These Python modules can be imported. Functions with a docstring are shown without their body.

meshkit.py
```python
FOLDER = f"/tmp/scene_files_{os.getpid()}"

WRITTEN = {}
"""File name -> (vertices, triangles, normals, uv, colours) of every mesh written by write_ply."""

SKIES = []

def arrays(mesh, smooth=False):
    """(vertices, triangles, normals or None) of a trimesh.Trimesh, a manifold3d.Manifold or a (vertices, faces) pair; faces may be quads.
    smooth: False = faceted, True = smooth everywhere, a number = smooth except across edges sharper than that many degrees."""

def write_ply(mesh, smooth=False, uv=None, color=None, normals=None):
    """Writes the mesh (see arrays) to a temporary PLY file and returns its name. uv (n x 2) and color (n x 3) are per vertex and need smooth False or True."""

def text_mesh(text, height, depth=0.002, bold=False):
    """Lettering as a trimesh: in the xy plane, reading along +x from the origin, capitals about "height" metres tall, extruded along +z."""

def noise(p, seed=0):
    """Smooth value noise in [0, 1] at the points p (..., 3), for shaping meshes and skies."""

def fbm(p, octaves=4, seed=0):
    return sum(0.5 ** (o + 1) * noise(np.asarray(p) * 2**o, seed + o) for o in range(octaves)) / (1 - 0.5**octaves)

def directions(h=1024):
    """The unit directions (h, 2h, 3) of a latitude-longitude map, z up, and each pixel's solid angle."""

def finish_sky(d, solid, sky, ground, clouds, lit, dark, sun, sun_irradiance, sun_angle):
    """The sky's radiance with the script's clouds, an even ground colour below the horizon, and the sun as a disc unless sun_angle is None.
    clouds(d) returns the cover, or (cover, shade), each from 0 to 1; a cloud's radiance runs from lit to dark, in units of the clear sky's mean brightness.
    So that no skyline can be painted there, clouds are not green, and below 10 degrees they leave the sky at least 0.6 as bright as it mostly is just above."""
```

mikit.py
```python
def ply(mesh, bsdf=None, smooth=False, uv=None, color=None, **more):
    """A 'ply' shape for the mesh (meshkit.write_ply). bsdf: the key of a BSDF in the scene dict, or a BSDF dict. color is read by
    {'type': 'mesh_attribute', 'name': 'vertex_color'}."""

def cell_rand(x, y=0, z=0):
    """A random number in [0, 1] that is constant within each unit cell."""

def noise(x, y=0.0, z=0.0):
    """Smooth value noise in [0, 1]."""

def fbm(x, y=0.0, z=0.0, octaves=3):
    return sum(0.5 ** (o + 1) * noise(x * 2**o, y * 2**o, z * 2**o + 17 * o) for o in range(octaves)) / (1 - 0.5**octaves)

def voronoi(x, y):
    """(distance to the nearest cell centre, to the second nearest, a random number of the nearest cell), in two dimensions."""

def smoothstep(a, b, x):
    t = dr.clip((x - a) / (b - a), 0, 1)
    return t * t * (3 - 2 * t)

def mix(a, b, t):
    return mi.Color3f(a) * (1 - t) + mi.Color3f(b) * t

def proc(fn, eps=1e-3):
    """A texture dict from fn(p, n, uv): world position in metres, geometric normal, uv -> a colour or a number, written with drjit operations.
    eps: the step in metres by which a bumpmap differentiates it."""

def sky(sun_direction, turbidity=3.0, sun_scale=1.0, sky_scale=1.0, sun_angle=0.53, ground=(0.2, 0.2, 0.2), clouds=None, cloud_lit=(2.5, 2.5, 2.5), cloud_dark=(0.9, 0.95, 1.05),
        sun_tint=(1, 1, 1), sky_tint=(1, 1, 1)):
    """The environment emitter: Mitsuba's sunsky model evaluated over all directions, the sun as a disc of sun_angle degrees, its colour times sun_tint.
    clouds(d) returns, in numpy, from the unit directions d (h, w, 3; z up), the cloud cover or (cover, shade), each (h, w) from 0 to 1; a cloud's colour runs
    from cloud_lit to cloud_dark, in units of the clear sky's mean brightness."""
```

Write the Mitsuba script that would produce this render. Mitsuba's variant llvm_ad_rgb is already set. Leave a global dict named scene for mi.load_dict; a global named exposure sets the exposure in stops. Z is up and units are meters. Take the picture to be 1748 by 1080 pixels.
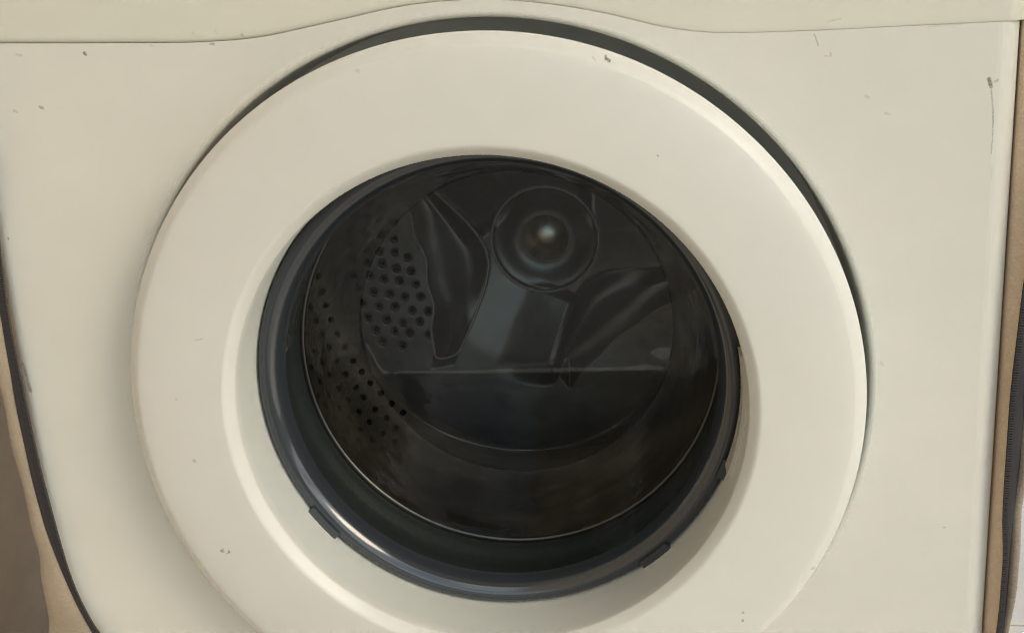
import math, random
import numpy as np, trimesh, manifold3d as m3, mitsuba as mi, drjit as dr
import mikit, meshkit
from mikit import noise, fbm, smoothstep, mix, proc, ply

T = mi.ScalarTransform4f
rng = np.random.default_rng(7)
scene, labels = {}, {}

# ------------------------------------------------------------------ camera, sky, exposure
# origin = centre of the door's opening on the front panel; x right, y into the machine, z up
EYE = np.array([0.1052, -0.7424, 0.2800])
FWD = np.array([-0.11595, 0.94884, -0.29370])
UP = np.array([0.01850, 0.29771, 0.95448])
scene['camera'] = {'type': 'perspective', 'fov': 2 * math.degrees(math.atan(874 / 2200)), 'fov_axis': 'x',
                   'near_clip': 0.02, 'far_clip': 500.0,
                   'to_world': T().look_at(origin=EYE.tolist(), target=(EYE + FWD).tolist(), up=UP.tolist())}
SUN = (0.70, -0.48, 0.53)


def clouds(d):
    q = d * np.array([2.2, 2.2, 3.4])
    f = meshkit.fbm(q + 5.0, 4, seed=3)
    g = meshkit.fbm(q * 1.7 + 11.0, 3, seed=9)
    return np.clip((f - 0.36) * 4.5, 0, 1), np.clip((g - 0.40) * 2.5, 0, 1)


scene['sky'] = mikit.sky(SUN, turbidity=3.5, sun_scale=0.14, sun_angle=24, sky_scale=1.0, clouds=clouds,
                         cloud_lit=(2.5, 2.5, 2.5), cloud_dark=(1.2, 1.25, 1.32), sun_tint=(0.93, 0.98, 1.06), ground=(0.25, 0.23, 0.2))
exposure = 3.0

# ------------------------------------------------------------------ materials


def seg(x, z, a, b, w):
    """1 on the stroke from a to b (x, z in metres) of half width w, 0 away from it."""
    ax, az = a
    bx, bz = b[0] - ax, b[1] - az
    t = dr.clip(((x - ax) * bx + (z - az) * bz) / max(bx * bx + bz * bz, 1e-12), 0, 1)
    d = dr.sqrt(dr.square(x - ax - bx * t) + dr.square(z - az - bz * t))
    return 1 - smoothstep(w * 0.55, w * 1.3, d)


# scratches, chips and specks on the painted front: (start, end, half width, strength)
PANEL_MARKS = [((-.2312, .2178), (-.2306, .2172), .0010, .95), ((-.2734, .2187), (-.2700, .2180), .0007, .25), ((-.2640, .1872), (-.2624, .1866), .0009, .6),
               ((-.2805, .1856), (-.2790, .1850), .0009, .35), ((-.2985, .1071), (-.2983, .1068), .0007, .8),
               ((-.3035, .0240), (-.3015, .0120), .0012, .55), ((-.3020, .0120), (-.3010, .0060), .0014, .6),
               ((.1917, .2102), (.1939, .2045), .0005, .4), ((.1978, .1985), (.2009, .1983), .0004, .3), ((.2006, .2000), (.2009, .1990), .0005, .4),
               ((.2867, .1823), (.2882, .1780), .0011, .85), ((.2882, .1780), (.2899, .1644), .0005, .5), ((.2899, .1644), (.2906, .1529), .0005, .55),
               ((.2906, .1529), (.2902, .1407), .00045, .45), ((.2900, .1807), (.2915, .1815), .0008, .45), ((.2912, .1330), (.2912, .1260), .0004, .15),
               ((.2200, .1756), (.2222, .1745), .0008, .2), ((.2315, .1653), (.2337, .1646), .0008, .22), ((.2339, .0170), (.2345, .0160), .0012, .2),
               ((.2745, -.0907), (.2758, -.0910), .0006, .4), ((-.1535, .2198), (-.1520, .2196), .0008, .5), ((-.1900, .2204), (-.1885, .2202), .0006, .2),
               ((-.1633, .2271), (-.1625, .2262), .0006, .18), ((-.1492, .2272), (-.1485, .2258), .0006, .2), ((-.1340, .2245), (-.1334, .2238), .0008, .35),
               ((.1990, .2170), (.2060, .2185), .0006, .18), ((.2530, .2120), (.2700, .2125), .0004, .2), ((.1500, .1500), (.1506, .1496), .0006, .4)]
DOOR_MARKS = [((.0769, .2062), (.0771, .2052), .0008, .75), ((.0773, .2049), (.0789, .2036), .0009, .95), ((.0700, .2062), (.0715, .2040), .0004, .25),
              ((-.1745, -.0905), (-.1728, -.0912), .0008, .7), ((-.1735, -.0895), (-.1726, -.0896), .0005, .5), ((-.1700, -.0920), (-.1708, -.0924), .0005, .5),
              ((-.1692, -.0908), (-.1690, -.0914), .0007, .8), ((-.1837, -.0282), (-.1833, -.0290), .0011, .35), ((-.1722, .0497), (-.1680, .0505), .0004, .35),
              ((.1042, .1519), (.1045, .1517), .0006, .5), ((-.0610, .2045), (-.0604, .2041), .0012, .2), ((.1507, -.1318), (.1510, -.1320), .0007, .55),
              ((.1505, -.1375), (.1509, -.1378), .0008, .7), ((.1928, -.1044), (.1938, -.1052), .0013, .3), ((-.1900, .0120), (-.1896, .0116), .0007, .25)]


def painted(base, marks, seed):
    def fn(p, n, uv):
        big = fbm(p.x * 7 + seed, p.y * 7, p.z * 7, 3)
        yel = noise(p.x * 3.1 + seed, p.z * 3.3 + 4, 2.5)
        mid = fbm(p.x * 55 + seed, p.y * 55, p.z * 55 + 3, 3)
        c = mi.Color3f(base) * (0.95 + 0.08 * big) * (0.985 + 0.03 * mid)
        c = c * mix((0.985, 1.0, 1.0), (1.0, 0.975, 0.92), yel) * mix((1.0, 0.993, 0.985), (0.993, 1.0, 0.99), smoothstep(0.3, 0.7, fbm(p.x * 11 + 5, p.y * 11, p.z * 11 + seed, 2)))
        wob = 0.0007 * (noise(p.x * 900, p.z * 900, 1.5) - 0.5), 0.0007 * (noise(p.x * 700 + 31, p.z * 700, 7.5) - 0.5)
        m = mi.Float(0)
        for a, b, w, s in marks:
            m = dr.maximum(m, s * seg(p.x + wob[0], p.z + wob[1], a, b, w))
        m = 0.85 * dr.select(p.y < 0.02, m, 0) * (0.6 + 0.4 * smoothstep(0.30, 0.62, noise(p.x * 1100 + seed, p.z * 1100, 3.3)))
        return mix(c, (0.055, 0.045, 0.032), m)
    return proc(fn)


def rough_var(lo, hi, f):
    return proc(lambda p, n, uv: lo + (hi - lo) * fbm(p.x * f, p.y * f, p.z * f, 3))


def two(b):
    return {'type': 'twosided', 'bsdf': b}


def principled(name, color, rough, **kw):
    c = color if isinstance(color, dict) else {'type': 'rgb', 'value': list(color)}
    scene[name] = two({'type': 'principled', 'base_color': c, 'roughness': rough if not isinstance(rough, dict) else rough, **kw})


principled('paint_panel', painted((0.646, 0.641, 0.588), PANEL_MARKS, 1.3), rough_var(0.34, 0.50, 40), specular=0.45)
principled('paint_fascia', painted((0.64, 0.633, 0.55), PANEL_MARKS, 8.7), rough_var(0.36, 0.52, 40), specular=0.45)
principled('paint_door', painted((0.638, 0.64, 0.60), DOOR_MARKS, 4.1), rough_var(0.30, 0.42, 50), specular=0.5)
principled('paint_funnel', painted((0.62, 0.635, 0.60), DOOR_MARKS + [((.0240, -.1275), (.0265, -.1262), .0010, .7)], 6.6), rough_var(0.30, 0.42, 50), specular=0.5)
principled('paint_cabinet', (0.62, 0.59, 0.50), 0.4)
principled('grey_plastic', (0.42, 0.40, 0.34), 0.4)
principled('black_gloss', (0.027, 0.032, 0.037), rough_var(0.08, 0.16, 60), specular=0.9)
principled('gap_shade_grey', (0.135, 0.155, 0.146), 0.5)  # dark grey that paints the shade of the gap round the door
principled('rubber', proc(lambda p, n, uv: mix((0.085, 0.115, 0.125), (0.115, 0.140, 0.150), fbm(p.x * 30, p.y * 30, p.z * 30, 3))), 0.45, specular=0.4)
principled('steel', proc(lambda p, n, uv: mix((0.30, 0.31, 0.32), (0.42, 0.425, 0.42), fbm(p.x * 25, p.y * 25, p.z * 25, 3))), rough_var(0.26, 0.40, 35), metallic=0.62)
principled('steel_bright', (0.46, 0.47, 0.47), 0.30, metallic=1.0)
principled('glint_metal', (0.85, 0.85, 0.82), 0.45, metallic=0.55)  # paler than the drum steel, so the edge glints are painted in
principled('cap_metal', (0.95, 0.92, 0.82), 0.30, metallic=1.0)
principled('steel_cone', proc(lambda p, n, uv: mix((0.38, 0.35, 0.29), (0.58, 0.53, 0.44), fbm(p.x * 18, p.y * 18, p.z * 18, 3))), rough_var(0.40, 0.60, 35), metallic=0.4)
principled('dark_tub', (0.02, 0.02, 0.02), 0.7)
principled('lifter_plastic', (0.10, 0.11, 0.115), 0.4)


def film(lo, hi):
    # haze and brown reflections painted as a thin smeared film round the bowl
    def fn(p, n, uv):
        a, r = dr.atan2(p.z, p.x), dr.sqrt(p.x * p.x + p.z * p.z)
        swirl = fbm(a * 2.2 + 9, r * 95 + p.y * 60, 2.0, 4)
        streak = noise(a * 5 + 3, r * 330 + p.y * 240, 7.0)
        blot = fbm(p.x * 26, p.z * 26, 5.0, 3)
        return lo + (hi - lo) * (0.60 * smoothstep(0.38, 0.78, swirl) + 0.25 * smoothstep(0.62, 0.95, streak) * smoothstep(0.45, 0.7, blot) + 0.35 * smoothstep(0.5, 0.8, blot)) * smoothstep(0.045, 0.085, p.y) * (0.55 + 1.0 * smoothstep(0.01, -0.09, p.z))
    return proc(fn)


scene['haze_film'] = two({'type': 'diffuse', 'reflectance': {'type': 'rgb', 'value': [0.50, 0.43, 0.32]}})
scene['bowl_glass'] = {'type': 'thindielectric', 'int_ior': 1.52, 'specular_transmittance': {'type': 'rgb', 'value': [0.54, 0.55, 0.52]}, 'specular_reflectance': {'type': 'rgb', 'value': [0.6] * 3}}
scene['bowl_glass_dark'] = {'type': 'thindielectric', 'int_ior': 1.52, 'specular_transmittance': {'type': 'rgb', 'value': [0.36, 0.35, 0.31]}, 'specular_reflectance': {'type': 'rgb', 'value': [0.6] * 3}}  # darker tint below the ridge paints in the dark reflections there
scene['bowl_glass_thick'] = {'type': 'blendbsdf', 'weight': film(0.002, 0.042),
                             'glass': {'type': 'thindielectric', 'int_ior': 1.52, 'specular_transmittance': {'type': 'rgb', 'value': [0.47, 0.47, 0.44]}, 'specular_reflectance': {'type': 'rgb', 'value': [0.8] * 3}},
                             'film_haze': {'type': 'ref', 'id': 'haze_film'}}


def cloth(base, f, amp=0.25):
    def fn(p, n, uv):
        w = noise(p.x * f, p.y * f, p.z * f)
        b = fbm(p.x * 22, p.y * 22, p.z * 22, 3)
        return mi.Color3f(base) * ((1 - amp) + 2 * amp * (0.45 * w + 0.55 * b))
    return proc(fn)


principled('cover_tan', cloth((0.60, 0.47, 0.33), 900), 0.85, sheen=0.3)
principled('cover_hem', cloth((0.33, 0.27, 0.195), 1100), 0.9, sheen=0.4)
principled('cover_hem_grey', cloth((0.235, 0.195, 0.15), 800, 0.45), 0.9, sheen=0.4)
principled('zip_tape', cloth((0.035, 0.032, 0.034), 1500, 0.35), 0.8, sheen=0.3)
principled('zip_tooth', (0.045, 0.042, 0.044), 0.35)
principled('wall_paint', proc(lambda p, n, uv: mix((0.40, 0.315, 0.215), (0.52, 0.415, 0.29), fbm(p.x * 30, p.y * 30, p.z * 30, 5))), 0.8)
principled('tile_glaze', proc(lambda p, n, uv: mix((0.50, 0.47, 0.41), (0.58, 0.55, 0.48), fbm(p.x * 8, p.y * 8, 1.0, 4))), 0.35)
principled('grout', (0.16, 0.15, 0.14), 0.9)
principled('plaster', (0.55, 0.53, 0.48), 0.9)

# ------------------------------------------------------------------ helpers


def add(key, mesh, bsdf, smooth=30, **kw):
    scene[key] = ply(mesh, bsdf, smooth=smooth, **kw)


def spline(P, n):
    from scipy.interpolate import PchipInterpolator
    P = np.asarray(P, float)
    s = np.r_[0, np.cumsum(np.linalg.norm(np.diff(P, axis=0), axis=1))]
    return PchipInterpolator(s, P, axis=0)(np.linspace(0, s[-1], n))


def grid_faces(nu, nv, wrap_v=False):
    i, j = np.meshgrid(np.arange(nu - 1), np.arange(nv if wrap_v else nv - 1), indexing='ij')
    k = (j + 1) % nv
    return np.stack([i * nv + j, (i + 1) * nv + j, (i + 1) * nv + k, i * nv + k], -1).reshape(-1, 4)


def lathe(profile, a0=0.0, a1=360.0, n=360):
    """Turns the (radius, y) profile about the machine's axis."""
    pr = np.asarray(profile, float)
    full = abs(a1 - a0) >= 359.9
    th = np.radians(np.linspace(a0, a1, n + 1)[:n] if full else np.linspace(a0, a1, n))
    v = np.stack([pr[:, None, 0] * np.cos(th), np.broadcast_to(pr[:, None, 1], (len(pr), len(th))), pr[:, None, 0] * np.sin(th)], -1).reshape(-1, 3)
    f = grid_faces(len(pr), len(th), full)
    return trimesh.Trimesh(v, np.vstack([f[:, [0, 1, 2]], f[:, [0, 2, 3]]]), process=False)


def arc_block(r0, r1, y0, y1, a0, a1, n=14):
    """A closed curved block between two radii, two depths and two angles."""
    m = lathe([(r0, y0), (r1, y0), (r1, y1), (r0, y1), (r0, y0)], a0, a1, n)
    caps = []
    for k, flip in ((0, False), (n - 1, True)):
        q = [k, n + k, 2 * n + k, 3 * n + k]
        caps.append(q if not flip else q[::-1])
    f = np.vstack([m.faces] + [[[q[0], q[1], q[2]], [q[0], q[2], q[3]]] for q in caps])
    return trimesh.Trimesh(m.vertices, f, process=False)


def box(x0, x1, y0, y1, z0, z1, bevel=0.0):
    if bevel <= 0:
        return trimesh.creation.box(bounds=[[x0, y0, z0], [x1, y1, z1]])
    e = bevel
    pts = []
    for sx, x in ((1, x0), (-1, x1)):
        for sy, y in ((1, y0), (-1, y1)):
            for sz, z in ((1, z0), (-1, z1)):
                pts += [(x + sx * e, y + sy * e, z), (x + sx * e, y, z + sz * e), (x, y + sy * e, z + sz * e)]
    return trimesh.convex.convex_hull(np.array(pts))


def ribbon(left, right, thick, n=120, crown=0.5, wave=0.0, seed=0.0):
    """A strip of cloth between two edge curves, thick metres thick, with rounded edges and a slight crown towards the viewer."""
    L, R = spline(left, n), spline(right, n)
    t = np.gradient((L + R) / 2, axis=0)
    t /= np.linalg.norm(t, axis=1, keepdims=True)
    w = R - L
    nn = np.cross(t, w)
    nn /= np.linalg.norm(nn, axis=1, keepdims=True)
    nn *= np.where(nn[:, 1:2] > 0, -1, 1)
    sec = []
    for u, h in ((0, .0), (.06, .35), (.2, .5 + .3 * crown), (.5, .5 + .5 * crown), (.8, .5 + .3 * crown), (.94, .35), (1, 0), (.9, -.4), (.5, -.5), (.1, -.4)):
        q = L + w * u + nn * thick * h
        if wave:
            q = q + nn * wave * (meshkit.noise(np.c_[q * 38, ][:, :3] + seed, 5) - 0.5)[:, None] + w * 0.10 * (meshkit.noise(q * 55 + 9 + seed, 6) - 0.5)[:, None]
        sec.append(q)
    v = np.stack(sec, 1).reshape(-1, 3)
    k = len(sec)
    f = grid_faces(n, k, True)
    f = np.vstack([f[:, [0, 1, 2]], f[:, [0, 2, 3]], [[0, a, a + 1] for a in range(1, k - 1)], [[(n - 1) * k, (n - 1) * k + a + 1, (n - 1) * k + a] for a in range(1, k - 1)]])
    return trimesh.Trimesh(v, f, process=False)


def teeth(path, step, w, h, d):
    """Small moulded zip teeth set along a curve."""
    P = spline(path, 900)
    s = np.r_[0, np.cumsum(np.linalg.norm(np.diff(P, axis=0), axis=1))]
    out = []
    for k, a in enumerate(np.arange(0.001, s[-1], step)):
        c = np.array([np.interp(a, s, P[:, i]) for i in range(3)])
        c2 = np.array([np.interp(a + 0.001, s, P[:, i]) for i in range(3)])
        t = (c2 - c) / (np.linalg.norm(c2 - c) + 1e-9)
        b = trimesh.creation.box(extents=[w, d, h])
        ang = math.atan2(t[0], t[2])
        b.apply_transform(trimesh.transformations.rotation_matrix(ang, [0, 1, 0]))
        b.apply_translation(c)
        out.append(b)
    return trimesh.util.concatenate(out)


def xyz(y, pts):
    y = np.broadcast_to(y, (len(pts),))
    return [(x, yy, z) for (x, z), yy in zip(pts, y)]


# ------------------------------------------------------------------ setting: floor, wall, added shade slab
FLOOR = -0.45
add('floor', box(-60, 60, -60, 60, FLOOR - 0.3, FLOOR - 0.004), 'grout', smooth=False)
labels['floor'] = {'label': 'pale tiled floor under and beside the washing machine', 'kind': 'structure'}
TS = 0.40
tile_mesh = box(-TS / 2 + .0015, TS / 2 - .0015, -TS / 2 + .0015, TS / 2 - .0015, -0.012, 0.0, 0.0015)
tile_ply = ply(tile_mesh, 'tile_glaze', smooth=False)
k = 0
for i in range(6):
    for j in range(5):
        x, y = -0.22 + TS * i, -0.905 + TS * j
        key = 'floor__tile' + (f'_{k:03d}' if k else '')
        scene[key] = {**tile_ply, 'to_world': T().translate([x, y, FLOOR + 0.0006 * float(rng.random())])}
        k += 1
add('side_wall', box(-0.75, -0.55, -3.0, 2.4, FLOOR, 2.1), 'wall_paint', smooth=False)
labels['side_wall'] = {'label': 'shaded brown wall to the left of the washing machine', 'category': 'wall'}
add('shade_slab', box(-1.1, 1.75, -1.1, 1.3, 2.1, 2.28), 'plaster', smooth=False)  # unseen slab, added to block light from above
labels['shade_slab'] = {'label': 'unseen slab added to shade the washing machine from above', 'category': 'roof'}

# ------------------------------------------------------------------ washing machine
WM = 'washing_machine'
labels[WM] = {'label': 'aged cream white front loading washing machine with round door and dark glass bowl', 'category': 'washing machine'}
X0, X1 = -0.312, 0.3045
SEAM = np.array([(-.3180, .2272), (-.2825, .2258), (-.2103, .2228), (-.1605, .2212), (-.1440, .2213), (-.1251, .2223), (-.0980, .2264), (-.0687, .2313), (-.0403, .2360), (-.0185, .2378), (0, .2380), (.0183, .2371),
                 (.0394, .2345), (.0637, .2300), (.0845, .2250), (.1066, .2186), (.1290, .2146), (.1439, .2133), (.1948, .2126), (.2468, .2129), (.2995, .2131), (.3100, .2132)])
from scipy.interpolate import PchipInterpolator
from scipy.ndimage import gaussian_filter1d
_sx = np.linspace(-.316, .312, 629)
_sz = gaussian_filter1d(PchipInterpolator(SEAM[:, 0], SEAM[:, 1])(_sx), 6)
seam_z = lambda x: np.interp(x, _sx, _sz)

# front panel: a plate with rounded vertical edges, cut by the seam curve and by the round door opening
LIP = 0.2318
e = 0.014
prof = [(X0, 0.05), (X0, e)] + [(X0 + e - e * math.cos(a), e - e * math.sin(a)) for a in np.radians(np.arange(10, 90, 10))] + [(X0 + e, 0)]
prof += [(X1 - e, 0)] + [(X1 - e + e * math.sin(a), e - e * math.cos(a)) for a in np.radians(np.arange(10, 90, 10))] + [(X1, e), (X1, 0.05)]
prof += [(X1 - .002, .05), (X1 - .002, e + .002), (X1 - e, .0025), (X0 + e, .0025), (X0 + .002, e + .002), (X0 + .002, .05)]
plate = m3.Manifold.extrude(m3.CrossSection([prof]), 1.0).translate([0, 0, FLOOR + 0.02])
top = [(x, z - 0.0001) for x, z in zip(_sx, _sz)] + [(.33, .2120), (.33, -.6), (-.33, -.6), (-.33, .2275)]
cut = m3.Manifold.extrude(m3.CrossSection([top[::-1]]), 0.3).rotate([90, 0, 0]).translate([0, 0.2, 0])
plate = plate ^ cut
hole = m3.Manifold.cylinder(0.3, LIP, LIP, 360).rotate([90, 0, 0]).translate([0, 0.15, 0])
plate = plate - hole
add(WM + '__front_panel', plate, 'paint_panel', smooth=25)
# the recess round the door: rolled lip, wall and floor
a = np.radians(np.linspace(0, 84, 14))
rec = [(LIP + 0.0006, 0.00001), (LIP, 0.00001)] + [(LIP - 0.0038 * math.sin(t), 0.00351 - 0.0035 * math.cos(t)) for t in a[1:]] + [(.2277, .010), (.2270, .040), (.2258, .052), (.200, .054), (.195, .036), (.160, .0358)]
add(WM + '__door_recess', lathe(rec), 'paint_panel', smooth=40)

# control fascia above the seam
FX0, FX1 = -0.3145, 0.3085
xs = np.r_[np.linspace(FX0, FX0 + .014, 12), np.linspace(FX0 + .016, FX1 - .016, 300), np.linspace(FX1 - .014, FX1, 12)]
pz = [(0.0, .020), (0.0, .0015), (.0003, .0000), (.0010, -.0012), (.0022, -.0019), (.0045, -.0022), (.03, -.0026), (.10, -.0034), (.185, -.0042), (.190, -.002), (.192, .02)]
v = []
for x in xs:
    dx = max(FX0 + .014 - x, x - (FX1 - .014), 0)
    back = .014 - math.sqrt(max(.014 ** 2 - dx * dx, 0))
    for dz, y in pz:
        zz = seam_z(x) + dz if dz < .05 else 0.22 + dz
        v.append((x, y * float(np.clip(.45 - 2.0 * x, .14, 1)) + back, zz))
f = grid_faces(len(xs), len(pz))
add(WM + '__control_fascia', trimesh.Trimesh(np.array(v), np.vstack([f[:, [0, 1, 2]], f[:, [0, 2, 3]]]), process=False), 'paint_fascia', smooth=50)
# cabinet
add(WM + '__side_panel', box(X0 + .0025, X0 + .004, .0505, .56, FLOOR + .02, .405), 'paint_cabinet', smooth=False)
add(WM + '__side_panel_001', box(X1 - .004, X1 - .0025, .0505, .56, FLOOR + .02, .405), 'paint_cabinet', smooth=False)
add(WM + '__back_panel', box(X0 + .005, X1 - .005, .556, .562, FLOOR + .02, .405), 'paint_cabinet', smooth=False)
add(WM + '__worktop', box(X0 - .002, X1 + .002, .022, .57, .4135, .432, .003), 'paint_cabinet', smooth=False)
for i, (x, y) in enumerate(((X0 + .05, .06), (X1 - .05, .06), (X0 + .05, .5), (X1 - .05, .5))):
    c = trimesh.creation.cylinder(radius=.02, height=.019, sections=24)
    c.apply_translation([x, y, FLOOR + .0107])
    add(WM + '__foot' + (f'_{i:03d}' if i else ''), c, 'black_gloss')

# door: wide domed plastic ring
DR = WM + '__door'
gap_shade_ring = [(.2040, .036), (.2120, .034), (.2165, .020), (.2193, .004), (.2206, -.0055), (.2211, -.0058)]  # rear of the door, coloured dark to stand for shade in the gap
ring = [(.2190, -.004), (.2210, -.0055), (.2216, -.010), (.2222, -.0195), (.2225, -.0225), (.2219, -.0244), (.2201, -.0262), (.2181, -.0281), (.2166, -.0293), (.2148, -.0303), (.2115, -.0312),
        (.205, -.0323), (.197, -.0333), (.188, -.0341), (.178, -.0348), (.169, -.0352), (.1635, -.0354), (.1615, -.0354), (.1602, -.0350), (.1592, -.0343), (.1555, -.0302), (.1549, -.0294), (.1545, -.0280), (.1543, -.025),
        (.1542, -.022)]
funnel = [(.15430, -.0232), (.1544, -.010), (.1548, .004), (.1554, .012), (.1560, .020), (.1560, .032)]


def dense(pr, n):
    pr = np.asarray(pr, float)
    s = np.r_[0, np.cumsum(np.linalg.norm(np.diff(pr, axis=0), axis=1))]
    u = np.sort(np.r_[s, np.linspace(0, s[-1], n)])
    u = u[np.r_[True, np.diff(u) > 1e-5]]
    return PchipInterpolator(s, pr, axis=0)(u)


add(DR, lathe(dense(ring, 90), n=480), 'paint_door', smooth=True)
add(DR + '__gap_shade_ring', lathe(gap_shade_ring), 'gap_shade_grey', smooth=30)
add(DR + '__funnel', lathe(dense(funnel, 30), n=480), 'paint_funnel', smooth=True)
# dark glossy rim that holds the glass
rim = [(.1556, .0260), (.1553, .0220), (.1547, .0195), (.1537, .0174), (.1518, .0158), (.1494, .0153), (.1465, .0160), (.1440, .0178), (.1419, .0206), (.1404, .0245), (.1395, .0300)]
add(DR + '__bowl_rim', lathe(dense(rim, 40)), 'black_gloss', smooth=True)
for i, (a0, a1) in enumerate(((-146.5, -137.0), (-54.5, -46.3), (-24.5, -19.5))):
    add(DR + '__clip' + (f'_{i:03d}' if i else ''), arc_block(.1505, .1562, .0128, .0210, a0, a1), 'black_gloss', smooth=30)
add(DR + '__grip_insert', arc_block(.1523, .1562, -.004, .013, -20.5, 9.0, 50), 'grey_plastic', smooth=30)

# glass bowl: side wall running into the drum and a flat end with a level ridge across it
nt = 360
br = np.r_[np.linspace(.1399, .1260, 40, endpoint=False), np.linspace(.1260, .1030, 110, endpoint=False), np.linspace(.1030, .0008, 80)]
th = np.linspace(0, 2 * np.pi, nt, endpoint=False)
Rg, Tg = np.meshgrid(br, th, indexing='ij')
Xg, Zg = Rg * np.cos(Tg), Rg * np.sin(Tg)
ss = lambda t: np.clip(t, 0, 1) ** 2 * (3 - 2 * np.clip(t, 0, 1))
wall_y = np.interp(-Rg, -np.array([.1399, .1378, .1330, .1212, .0950]), [.0285, .038, .055, .105, .215])
low = -.0345 - Zg
end_y = .1372 + .0016 * (1 - (Rg / .11) ** 2) + .34 * (np.sqrt(np.maximum(low, 0) ** 2 + .0016 ** 2) - .0016)
kk = .0065
hh = np.clip(.5 + .5 * (end_y - wall_y) / kk, 0, 1)
Yg = end_y * (1 - hh) + wall_y * hh - kk * hh * (1 - hh)
on_wall = (hh > .5).mean(axis=1)
Wob = meshkit.fbm(np.stack([np.cos(Tg) * 3.2, np.sin(Tg) * 3.2, Yg * 42], -1) + 20, 3, seed=5) - .5
amp = .0016 * ss((Yg - .034) / .02) * ss((Rg - .090) / .02)
Xg, Zg, Yg = Xg + np.cos(Tg) * Wob * amp, Zg + np.sin(Tg) * Wob * amp, Yg + .4 * Wob * amp
vg = np.stack([Xg, Yg, Zg], -1).reshape(-1, 3)
fg = grid_faces(len(br), nt, True)
cutrow = int(np.argmax(on_wall < .5))
bowl = trimesh.Trimesh(vg, np.vstack([fg[:, [0, 1, 2]], fg[:, [0, 2, 3]]]), process=False)
ring_row = bowl.faces.min(axis=1) // nt
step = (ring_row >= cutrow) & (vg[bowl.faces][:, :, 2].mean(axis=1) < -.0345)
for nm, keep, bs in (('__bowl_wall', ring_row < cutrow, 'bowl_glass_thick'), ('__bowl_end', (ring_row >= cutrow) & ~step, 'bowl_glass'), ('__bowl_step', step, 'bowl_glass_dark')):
    add(DR + nm, trimesh.Trimesh(vg, bowl.faces[keep], process=False), bs, smooth=True)

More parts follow.
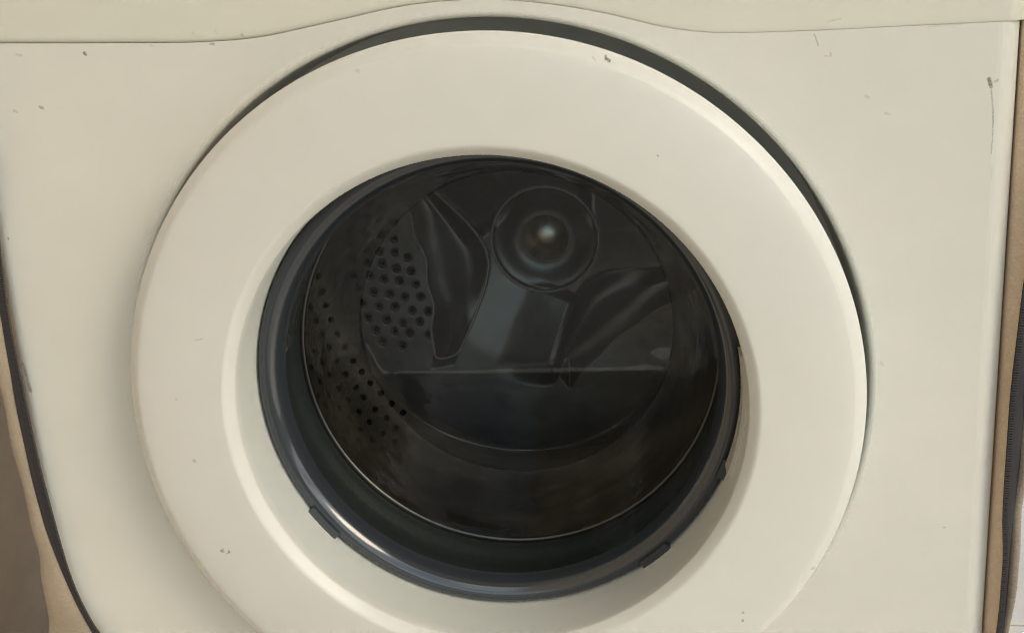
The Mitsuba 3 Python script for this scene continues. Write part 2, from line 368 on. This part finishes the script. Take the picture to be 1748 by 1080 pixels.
# rubber door seal
gas = [(.185, .036), (.170, .0345), (.158, .034), (.1520, .036), (.1490, .042), (.1478, .050), (.1488, .056), (.1510, .061), (.1500, .067), (.1470, .071), (.1448, .074), (.1438, .078), (.1444, .082), (.150, .0875)]
add(WM + '__door_seal', lathe(dense(gas, 70)), 'rubber', smooth=True)

# drum: front lip, cylinder, perforated cone, pressed back plate
DM = WM + '__drum'
t = np.linspace(0, 2 * np.pi, 17)
add(DM + '__front_lip', lathe(np.c_[.1436 + .0022 * np.cos(t), .0860 + .0022 * np.sin(t)]), 'steel_bright', smooth=True)
CONE = [(.2380, .296), (.2345, .322), (.2240, .344), (.2085, .3580), (.1930, .3626)]
outer = dense([(.1455, .0864), (.160, .0880), (.225, .0905), (.2350, .0950), (.2380, .105)] + CONE[:1], 60)


def perforated(profile, thick, holes, n=240):
    """A turned sheet with round holes drilled straight through it. holes: (angle, position along the profile 0..1, radius)."""
    pr = dense(profile, 40)
    d = np.gradient(pr, axis=0)
    d /= np.linalg.norm(d, axis=1, keepdims=True)
    nrm = np.c_[-d[:, 1], d[:, 0]]
    if nrm[len(nrm) // 2, 1] < 0:
        nrm = -nrm
    loop = np.vstack([pr, (pr + nrm * thick)[::-1]])
    m = m3.Manifold.revolve(m3.CrossSection([loop if trimesh.path.polygons is None else loop]), n)
    if m.is_empty():
        m = m3.Manifold.revolve(m3.CrossSection([loop[::-1]]), n)
    # revolve turns about the second axis, which becomes z; bring that to y
    m = m.rotate([-90, 0, 0])
    s = np.r_[0, np.cumsum(np.linalg.norm(np.diff(pr, axis=0), axis=1))]
    s /= s[-1]
    cyl = m3.Manifold.cylinder(.012, 1, 1, 14, True)
    drills = []
    for ang, u, r in holes:
        c = np.array([np.interp(u, s, pr[:, k]) for k in (0, 1)])
        nn = np.array([np.interp(u, s, nrm[:, k]) for k in (0, 1)])
        A = np.array([math.cos(ang), 0, math.sin(ang)])
        Z = A * nn[0] + np.array([0, 1, 0]) * nn[1]
        Z /= np.linalg.norm(Z)
        X = np.cross([0.3, 0.2, 0.9], Z); X /= np.linalg.norm(X)
        Yv = np.cross(Z, X)
        M = np.c_[X * r, Yv * r, Z, A * c[0] + np.array([0, 1, 0]) * c[1]]
        drills.append(cyl.transform(M))
    return m - m3.Manifold.batch_boolean(drills, m3.OpType.Add) if drills else m


holes = []
for row in range(6):
    u = 0.08 + row * 0.155
    R = np.interp(u, [0, 1], [.238, .193])
    n = int(round(2 * math.pi * R / 0.0135))
    for q in range(n):
        ang = 2 * math.pi * (q + 0.5 * (row % 2)) / n + 0.02 * row
        deg = math.degrees(ang) % 120
        if not 168 < math.degrees(ang) < 232:
            continue
        holes.append((ang + rng.normal(0, .004), u + rng.normal(0, .004), .0030))
cone = perforated(CONE, .0012, holes)
add(DM + '__perforated_cone', cone, 'steel_cone', smooth=40)
cyl_prof = outer
add(DM + '__front_wall', lathe(cyl_prof), 'steel_cone', smooth=40)

# back plate: three lens-shaped hollows round a dished hub, each edge a rolled bead
nr, nt = 310, 1200
rr = np.linspace(.0004, .1940, nr)
Rg, Tg = np.meshgrid(rr, np.linspace(0, 2 * np.pi, nt, endpoint=False), indexing='ij')
Xg, Zg = Rg * np.cos(Tg), Rg * np.sin(Tg)
slope = .30 - .11 * ss((rr - .108) / .012)
slope[rr < .047] = 0
hr = np.cumsum(slope) * (rr[1] - rr[0])
H = np.repeat((.3770 + np.interp(.118, rr, hr) - hr)[:, None], nt, 1)
bead = lambda d, w: np.exp(-(d / w) ** 2)
for phi in (188, 308, 68):              # the arm between two hollows: one flank flat, the other falling away
    p = math.radians(phi + 58)
    U, V = Xg * math.cos(p) + Zg * math.sin(p), -Xg * math.sin(p) + Zg * math.cos(p)
    H = H + .30 * (np.sqrt(np.maximum(V + .002, 0) ** 2 + .006 ** 2) - .006) * ss((U - .035) / .015) * ss((.135 - Rg) / .020) * ss((.06 - V) / .01)
for phi in (188, 308, 68):
    p = math.radians(phi)
    U, V = Xg * math.cos(p) + Zg * math.sin(p), -Xg * math.sin(p) + Zg * math.cos(p)
    V = V - 0.006
    ui = .0560 + .0215 * (np.sqrt(1 + (V / .030) ** 2) - 1)
    uo = .1085 + .010 * (V / .08) ** 2 + .0008 * np.sin(V * 140)
    d = np.minimum(np.minimum(U - ui, uo - U), ((.074 if phi == 308 else .090) - np.abs(V)))
    H = H + (.3845 + .02 * (Rg - .08) - H) * ss((d + .004) / .024) - .0003 * bead(d + .0012, .0016)
hub = .0470 - Rg
H = H + .0075 * ss((hub + .001) / .024) - .0012 * bead(hub + .0010, .0015)
H = H + .0006 * (meshkit.fbm(np.stack([Xg, Zg, 0 * Xg], -1) * 40, 3, seed=2) - .5)


def tube(path, r, sides=8):
    P = np.asarray(path)
    t = np.roll(P, -1, 0) - np.roll(P, 1, 0)
    t /= np.linalg.norm(t, axis=1, keepdims=True)
    n1 = np.cross(t, [0, 1, 0.0]); n1 /= np.linalg.norm(n1, axis=1, keepdims=True)
    n2 = np.cross(t, n1)
    q = np.linspace(0, 2 * np.pi, sides, endpoint=False)
    v = (P[:, None] + r * (np.cos(q)[None, :, None] * n1[:, None] + np.sin(q)[None, :, None] * n2[:, None])).reshape(-1, 3)
    n = len(P)
    i, j = np.meshgrid(np.arange(n), np.arange(sides), indexing='ij')
    f = np.stack([i * sides + j, (i + 1) % n * sides + j, (i + 1) % n * sides + (j + 1) % sides, i * sides + (j + 1) % sides], -1).reshape(-1, 4)
    return trimesh.Trimesh(v, np.vstack([f[:, [0, 1, 2]], f[:, [0, 2, 3]]]), process=False)


def on_plate(x, z):
    r = np.hypot(x, z)
    return np.c_[x, np.interp(r, rr, .3770 + np.interp(.118, rr, hr) - hr) - .0006, z]


for i, phi in enumerate((188,)):       # pale tube on the left hollow alone, painting its edge glint
    p = math.radians(phi)
    V = np.linspace(-.086, .086, 90)
    ui = .0545 + .0215 * (np.sqrt(1 + (V / .030) ** 2) - 1)
    uo = .1100 + .010 * (V / .08) ** 2 + .0020 * np.sin(V * 140)
    U2, V2 = np.r_[ui, uo[::-1]], np.r_[V, V[::-1]] + .006
    loop = on_plate(U2 * math.cos(p) - V2 * math.sin(p), U2 * math.sin(p) + V2 * math.cos(p))
    loop = np.stack([gaussian_filter1d(loop[:, k], 2.0, mode='wrap') for k in range(3)], 1)
    add(DM + '__hollow_edge' + (f'_{i:03d}' if i else ''), tube(loop, .0013), 'glint_metal', smooth=True)
q = np.linspace(0, 2 * np.pi, 160, endpoint=False)
add(DM + '__hub_edge', tube(on_plate(.0490 * np.cos(q), .0490 * np.sin(q)), .0012), 'glint_metal', smooth=True)
gone = np.zeros_like(Xg, bool)
for phi in (188,):
    for row in range(5):
        r0 = .1235 + .0125 * row
        for q in range(-8, 9):
            aa = math.radians(phi + 8) + (q + .5 * (row % 2)) * .0138 / r0 + rng.normal(0, .004)
            if q > 3 or (r0 < .13 and abs(q) > 2) or (r0 < .14 and abs(q) > 5):
                continue
            rad = .0026 + .0007 * rng.random()
            cx, cz = r0 * math.cos(aa) + rng.normal(0, .0007), r0 * math.sin(aa) + rng.normal(0, .0007)
            i0, i1 = np.searchsorted(rr, (r0 - .004, r0 + .004))
            dd = np.hypot(Xg[i0:i1] - cx, Zg[i0:i1] - cz)
            H[i0:i1] += .0018 * ss((rad + .0015 - dd) / .0017)
            gone[i0:i1] |= dd < rad
vb = np.stack([Xg, H, Zg], -1).reshape(-1, 3)
fb = grid_faces(nr, nt, True)
fb = fb[~gone.ravel()[fb].all(axis=1)]
cap = lathe([(.0212, .4043)] + [(r, .4040 - .0062 * (1 - (r / .0208) ** 2)) for r in np.linspace(.0208, .0002, 24)], n=96)
cap.vertices[:, 1] += float(H[30].mean()) - .4040 - .0004
add(DM + '__hub_cap', cap, 'cap_metal', smooth=True)
add(DM + '__back_plate', trimesh.Trimesh(vb, np.vstack([fb[:, [0, 1, 2]], fb[:, [0, 2, 3]]]), process=False), 'steel', smooth=True)
for i, deg in enumerate((112, 232, 352)):
    t = np.linspace(0, 1, 24)
    y = .105 + .215 * t
    hgt = .042 * np.sin(np.pi * np.clip(t * 1.0, 0.02, .98)) ** 0.5
    v = []
    for yy, hh in zip(y, hgt):
        for w, k2 in ((-.030, 0), (-.020, .55), (-.010, .93), (0, 1), (.010, .93), (.020, .55), (.030, 0)):
            v.append((.2370 - hh * k2, yy, w))
    f = grid_faces(24, 7)
    m = trimesh.Trimesh(np.array(v), np.vstack([f[:, [0, 1, 2]], f[:, [0, 2, 3]]]), process=False)
    m.apply_transform(trimesh.transformations.rotation_matrix(-math.radians(deg), [0, 1, 0]))
    add(DM + '__lifter' + (f'_{i:03d}' if i else ''), m, 'lifter_plastic', smooth=50)
add(WM + '__tub', lathe([(.150, .0925), (.262, .0935), (.262, .42), (.002, .42)]), 'dark_tub', smooth=30)

# ------------------------------------------------------------------ fabric cover, unzipped at the front
CV = 'machine_cover'
labels[CV] = {'label': 'tan fabric appliance cover unzipped and hanging open at both sides of the machine', 'category': 'cover'}
zl_o = xyz(-.006, [(-.3135, .425), (-.3060, .300), (-.3005, .160), (-.3038, .1187), (-.3061, .0889), (-.3088, .0583), (-.3091, .0031), (-.3078, -.0377), (-.3048, -.0797), (-.2968, -.1229), (-.2863, -.1582), (-.2770, -.1790), (-.255, -.2080), (-.20, -.232)])
zl_i = xyz(-.006, [(-.3090, .425), (-.3020, .300), (-.2965, .160), (-.2997, .1186), (-.3019, .0888), (-.3030, .0582), (-.3016, .0030), (-.2998, -.0377), (-.2963, -.0797), (-.2914, -.1228), (-.2826, -.1560), (-.2720, -.1760), (-.252, -.2030), (-.20, -.226)])
add(CV + '__zip_tape', ribbon(zl_o, zl_i, .0022, 160, .3), 'zip_tape', smooth=40)
add(CV + '__zip_teeth', teeth([(a[0] * .12 + b[0] * .88, -.0080, a[2] * .12 + b[2] * .88) for a, b in zip(zl_o, zl_i)], .0016, .0026, .0009, .0016), 'zip_tooth', smooth=False)
labels[CV + '__zip_teeth'] = {'kind': 'stuff'}
hl = xyz(-.0035, [(-.3220, .425), (-.3150, .300), (-.3100, .160), (-.3148, .1185), (-.3179, .0810), (-.3200, .0344), (-.3180, -.0056), (-.3174, -.0385), (-.3152, -.0679), (-.3142, -.0979), (-.3136, -.1240), (-.3147, -.1507), (-.3177, -.1733), (-.3214, -.2010), (-.324, -.25), (-.326, -.35), (-.327, -.44)])
hr = xyz(-.0045, [(-.3120, .425), (-.3045, .300), (-.2995, .160), (-.3028, .1187), (-.3051, .0889), (-.3078, .0583), (-.3081, .0031), (-.3068, -.0377), (-.3038, -.0797), (-.2958, -.1229), (-.2853, -.1582), (-.2760, -.1790), (-.255, -.2080), (-.205, -.235), (-.20, -.28), (-.20, -.35), (-.20, -.44)])
add(CV + '__hem', ribbon(hl, hr, .0040, 200, .9, wave=.003), 'cover_hem', smooth=50)


def side_sheet(front, x_back, y_back, wave, seed, n=120, m=60, fast=2.2):
    """The cover's side cloth, from its front edge back along the machine."""
    F = spline(front, n)
    v = np.zeros((n, m, 3))
    for j in range(m):
        t = (j / (m - 1)) ** 2
        v[:, j, 0] = F[:, 0] * (1 - ss(t * fast)) + x_back * ss(t * fast)
        v[:, j, 1] = F[:, 1] * (1 - t) + y_back * t
        v[:, j, 2] = F[:, 2]
        v[:, j, 0] += wave * ss(t * 5) * (meshkit.fbm(np.c_[v[:, j, 1] * 9, v[:, j, 2] * 7 + v[:, j, 1] * 16, np.full(n, seed)], 3) - .35)
    f = grid_faces(n, m)
    s = trimesh.Trimesh(v.reshape(-1, 3), np.vstack([f[:, [0, 1, 2]], f[:, [0, 2, 3]]]), process=False)
    b = s.copy()
    b.vertices = b.vertices + np.array([.0012 if x_back > 0 else -.0012, 0, 0])
    b.invert()
    return trimesh.util.concatenate([s, b])


add(CV + '__side_cloth', side_sheet([(a[0] + .0015, .000, a[2]) for a in hl], -.3085, .50, .004, 2.0), 'cover_tan', smooth=True)
zr_i = xyz(-.004, [(0.3215, .425), (0.3315, .310), (.3275, .225), (.3215, .170), (.3162, .1280), (.3124, .0841), (.3097, .0386), (.3078, -.0124), (.3077, -.0578), (.3080, -.0810), (.3099, -.1127), (.3097, -.1411), (.3088, -.1617), (.3066, -.1869), (.3035, -.22), (.3030, -.26), (.3030, -.44)])
zr_o = xyz(-.004, [(0.3247, .425), (0.3347, .310), (.3307, .225), (.3248, .170), (.3194, .1279), (.3159, .0840), (.3133, .0385), (.3114, -.0124), (.3108, -.0578), (.3108, -.0811), (.3123, -.1127), (.3125, -.1411), (.3116, -.1617), (.3099, -.1869), (.3068, -.22), (.3062, -.26), (.3062, -.44)])
tp_o = xyz(-.003, [(0.3305, .425), (0.3405, .310), (.3365, .225), (.3303, .170), (.3250, .1279), (.3217, .0840), (.3191, .0385), (.3170, -.0070), (.3165, -.0578), (.3148, -.0811), (.3144, -.1127), (.3141, -.1411), (.3131, -.1617), (.3113, -.1869), (.3085, -.22), (.3080, -.26), (.3080, -.44)])
add(CV + '__zip_tape_001', ribbon(zr_i, tp_o, .0020, 160, .3), 'zip_tape', smooth=40)
add(CV + '__zip_teeth_001', teeth([(a[0] * .5 + b[0] * .5, -.0058, a[2] * .5 + b[2] * .5) for a, b in zip(zr_i, zr_o)], .0016, .0028, .0009, .0018), 'zip_tooth', smooth=False)
labels[CV + '__zip_teeth_001'] = {'kind': 'stuff'}
hro = xyz(-.001, [(0.3400, .425), (0.3500, .310), (.3460, .225), (.3398, .170), (.3342, .1270), (.3309, .0831), (.3276, .0376), (.3250, -.0134), (.3230, -.0434), (.3203, -.0820), (.3204, -.1058), (.3197, -.1299), (.3178, -.1504), (.3164, -.1628), (.3143, -.1881), (.3125, -.22), (.3120, -.26), (.3120, -.44)])
hri = xyz(-.002, [(0.3295, .425), (0.3395, .310), (.3355, .225), (.3293, .170), (.3240, .1273), (.3207, .0834), (.3181, .0378), (.3160, -.0058), (.3160, -.0434), (.3143, -.0742), (.3140, -.1018), (.3138, -.1300), (.3128, -.1504), (.3120, -.1629), (.3104, -.1881), (.3078, -.22), (.3072, -.26), (.3072, -.44)])
add(CV + '__hem_001', ribbon(hri, hro, .0045, 200, .9, wave=.003, seed=4.0), 'cover_hem_grey', smooth=50)
add(CV + '__side_cloth_001', side_sheet([(a[0] + .0015, -.001, a[2]) for a in zr_i], .3053, .50, .0015, 6.0, fast=55.0), 'cover_tan', smooth=True)
add(CV + '__front_flap', ribbon(xyz(-.0045, [(-.205, -.233), (-.1, -.262), (.05, -.270), (.20, -.256), (.302, -.225)]), xyz(-.0035, [(-.205, -.440), (-.1, -.440), (.05, -.440), (.20, -.440), (.302, -.440)]), .003, 120, .5, wave=.003, seed=8.0), 'cover_tan', smooth=50)
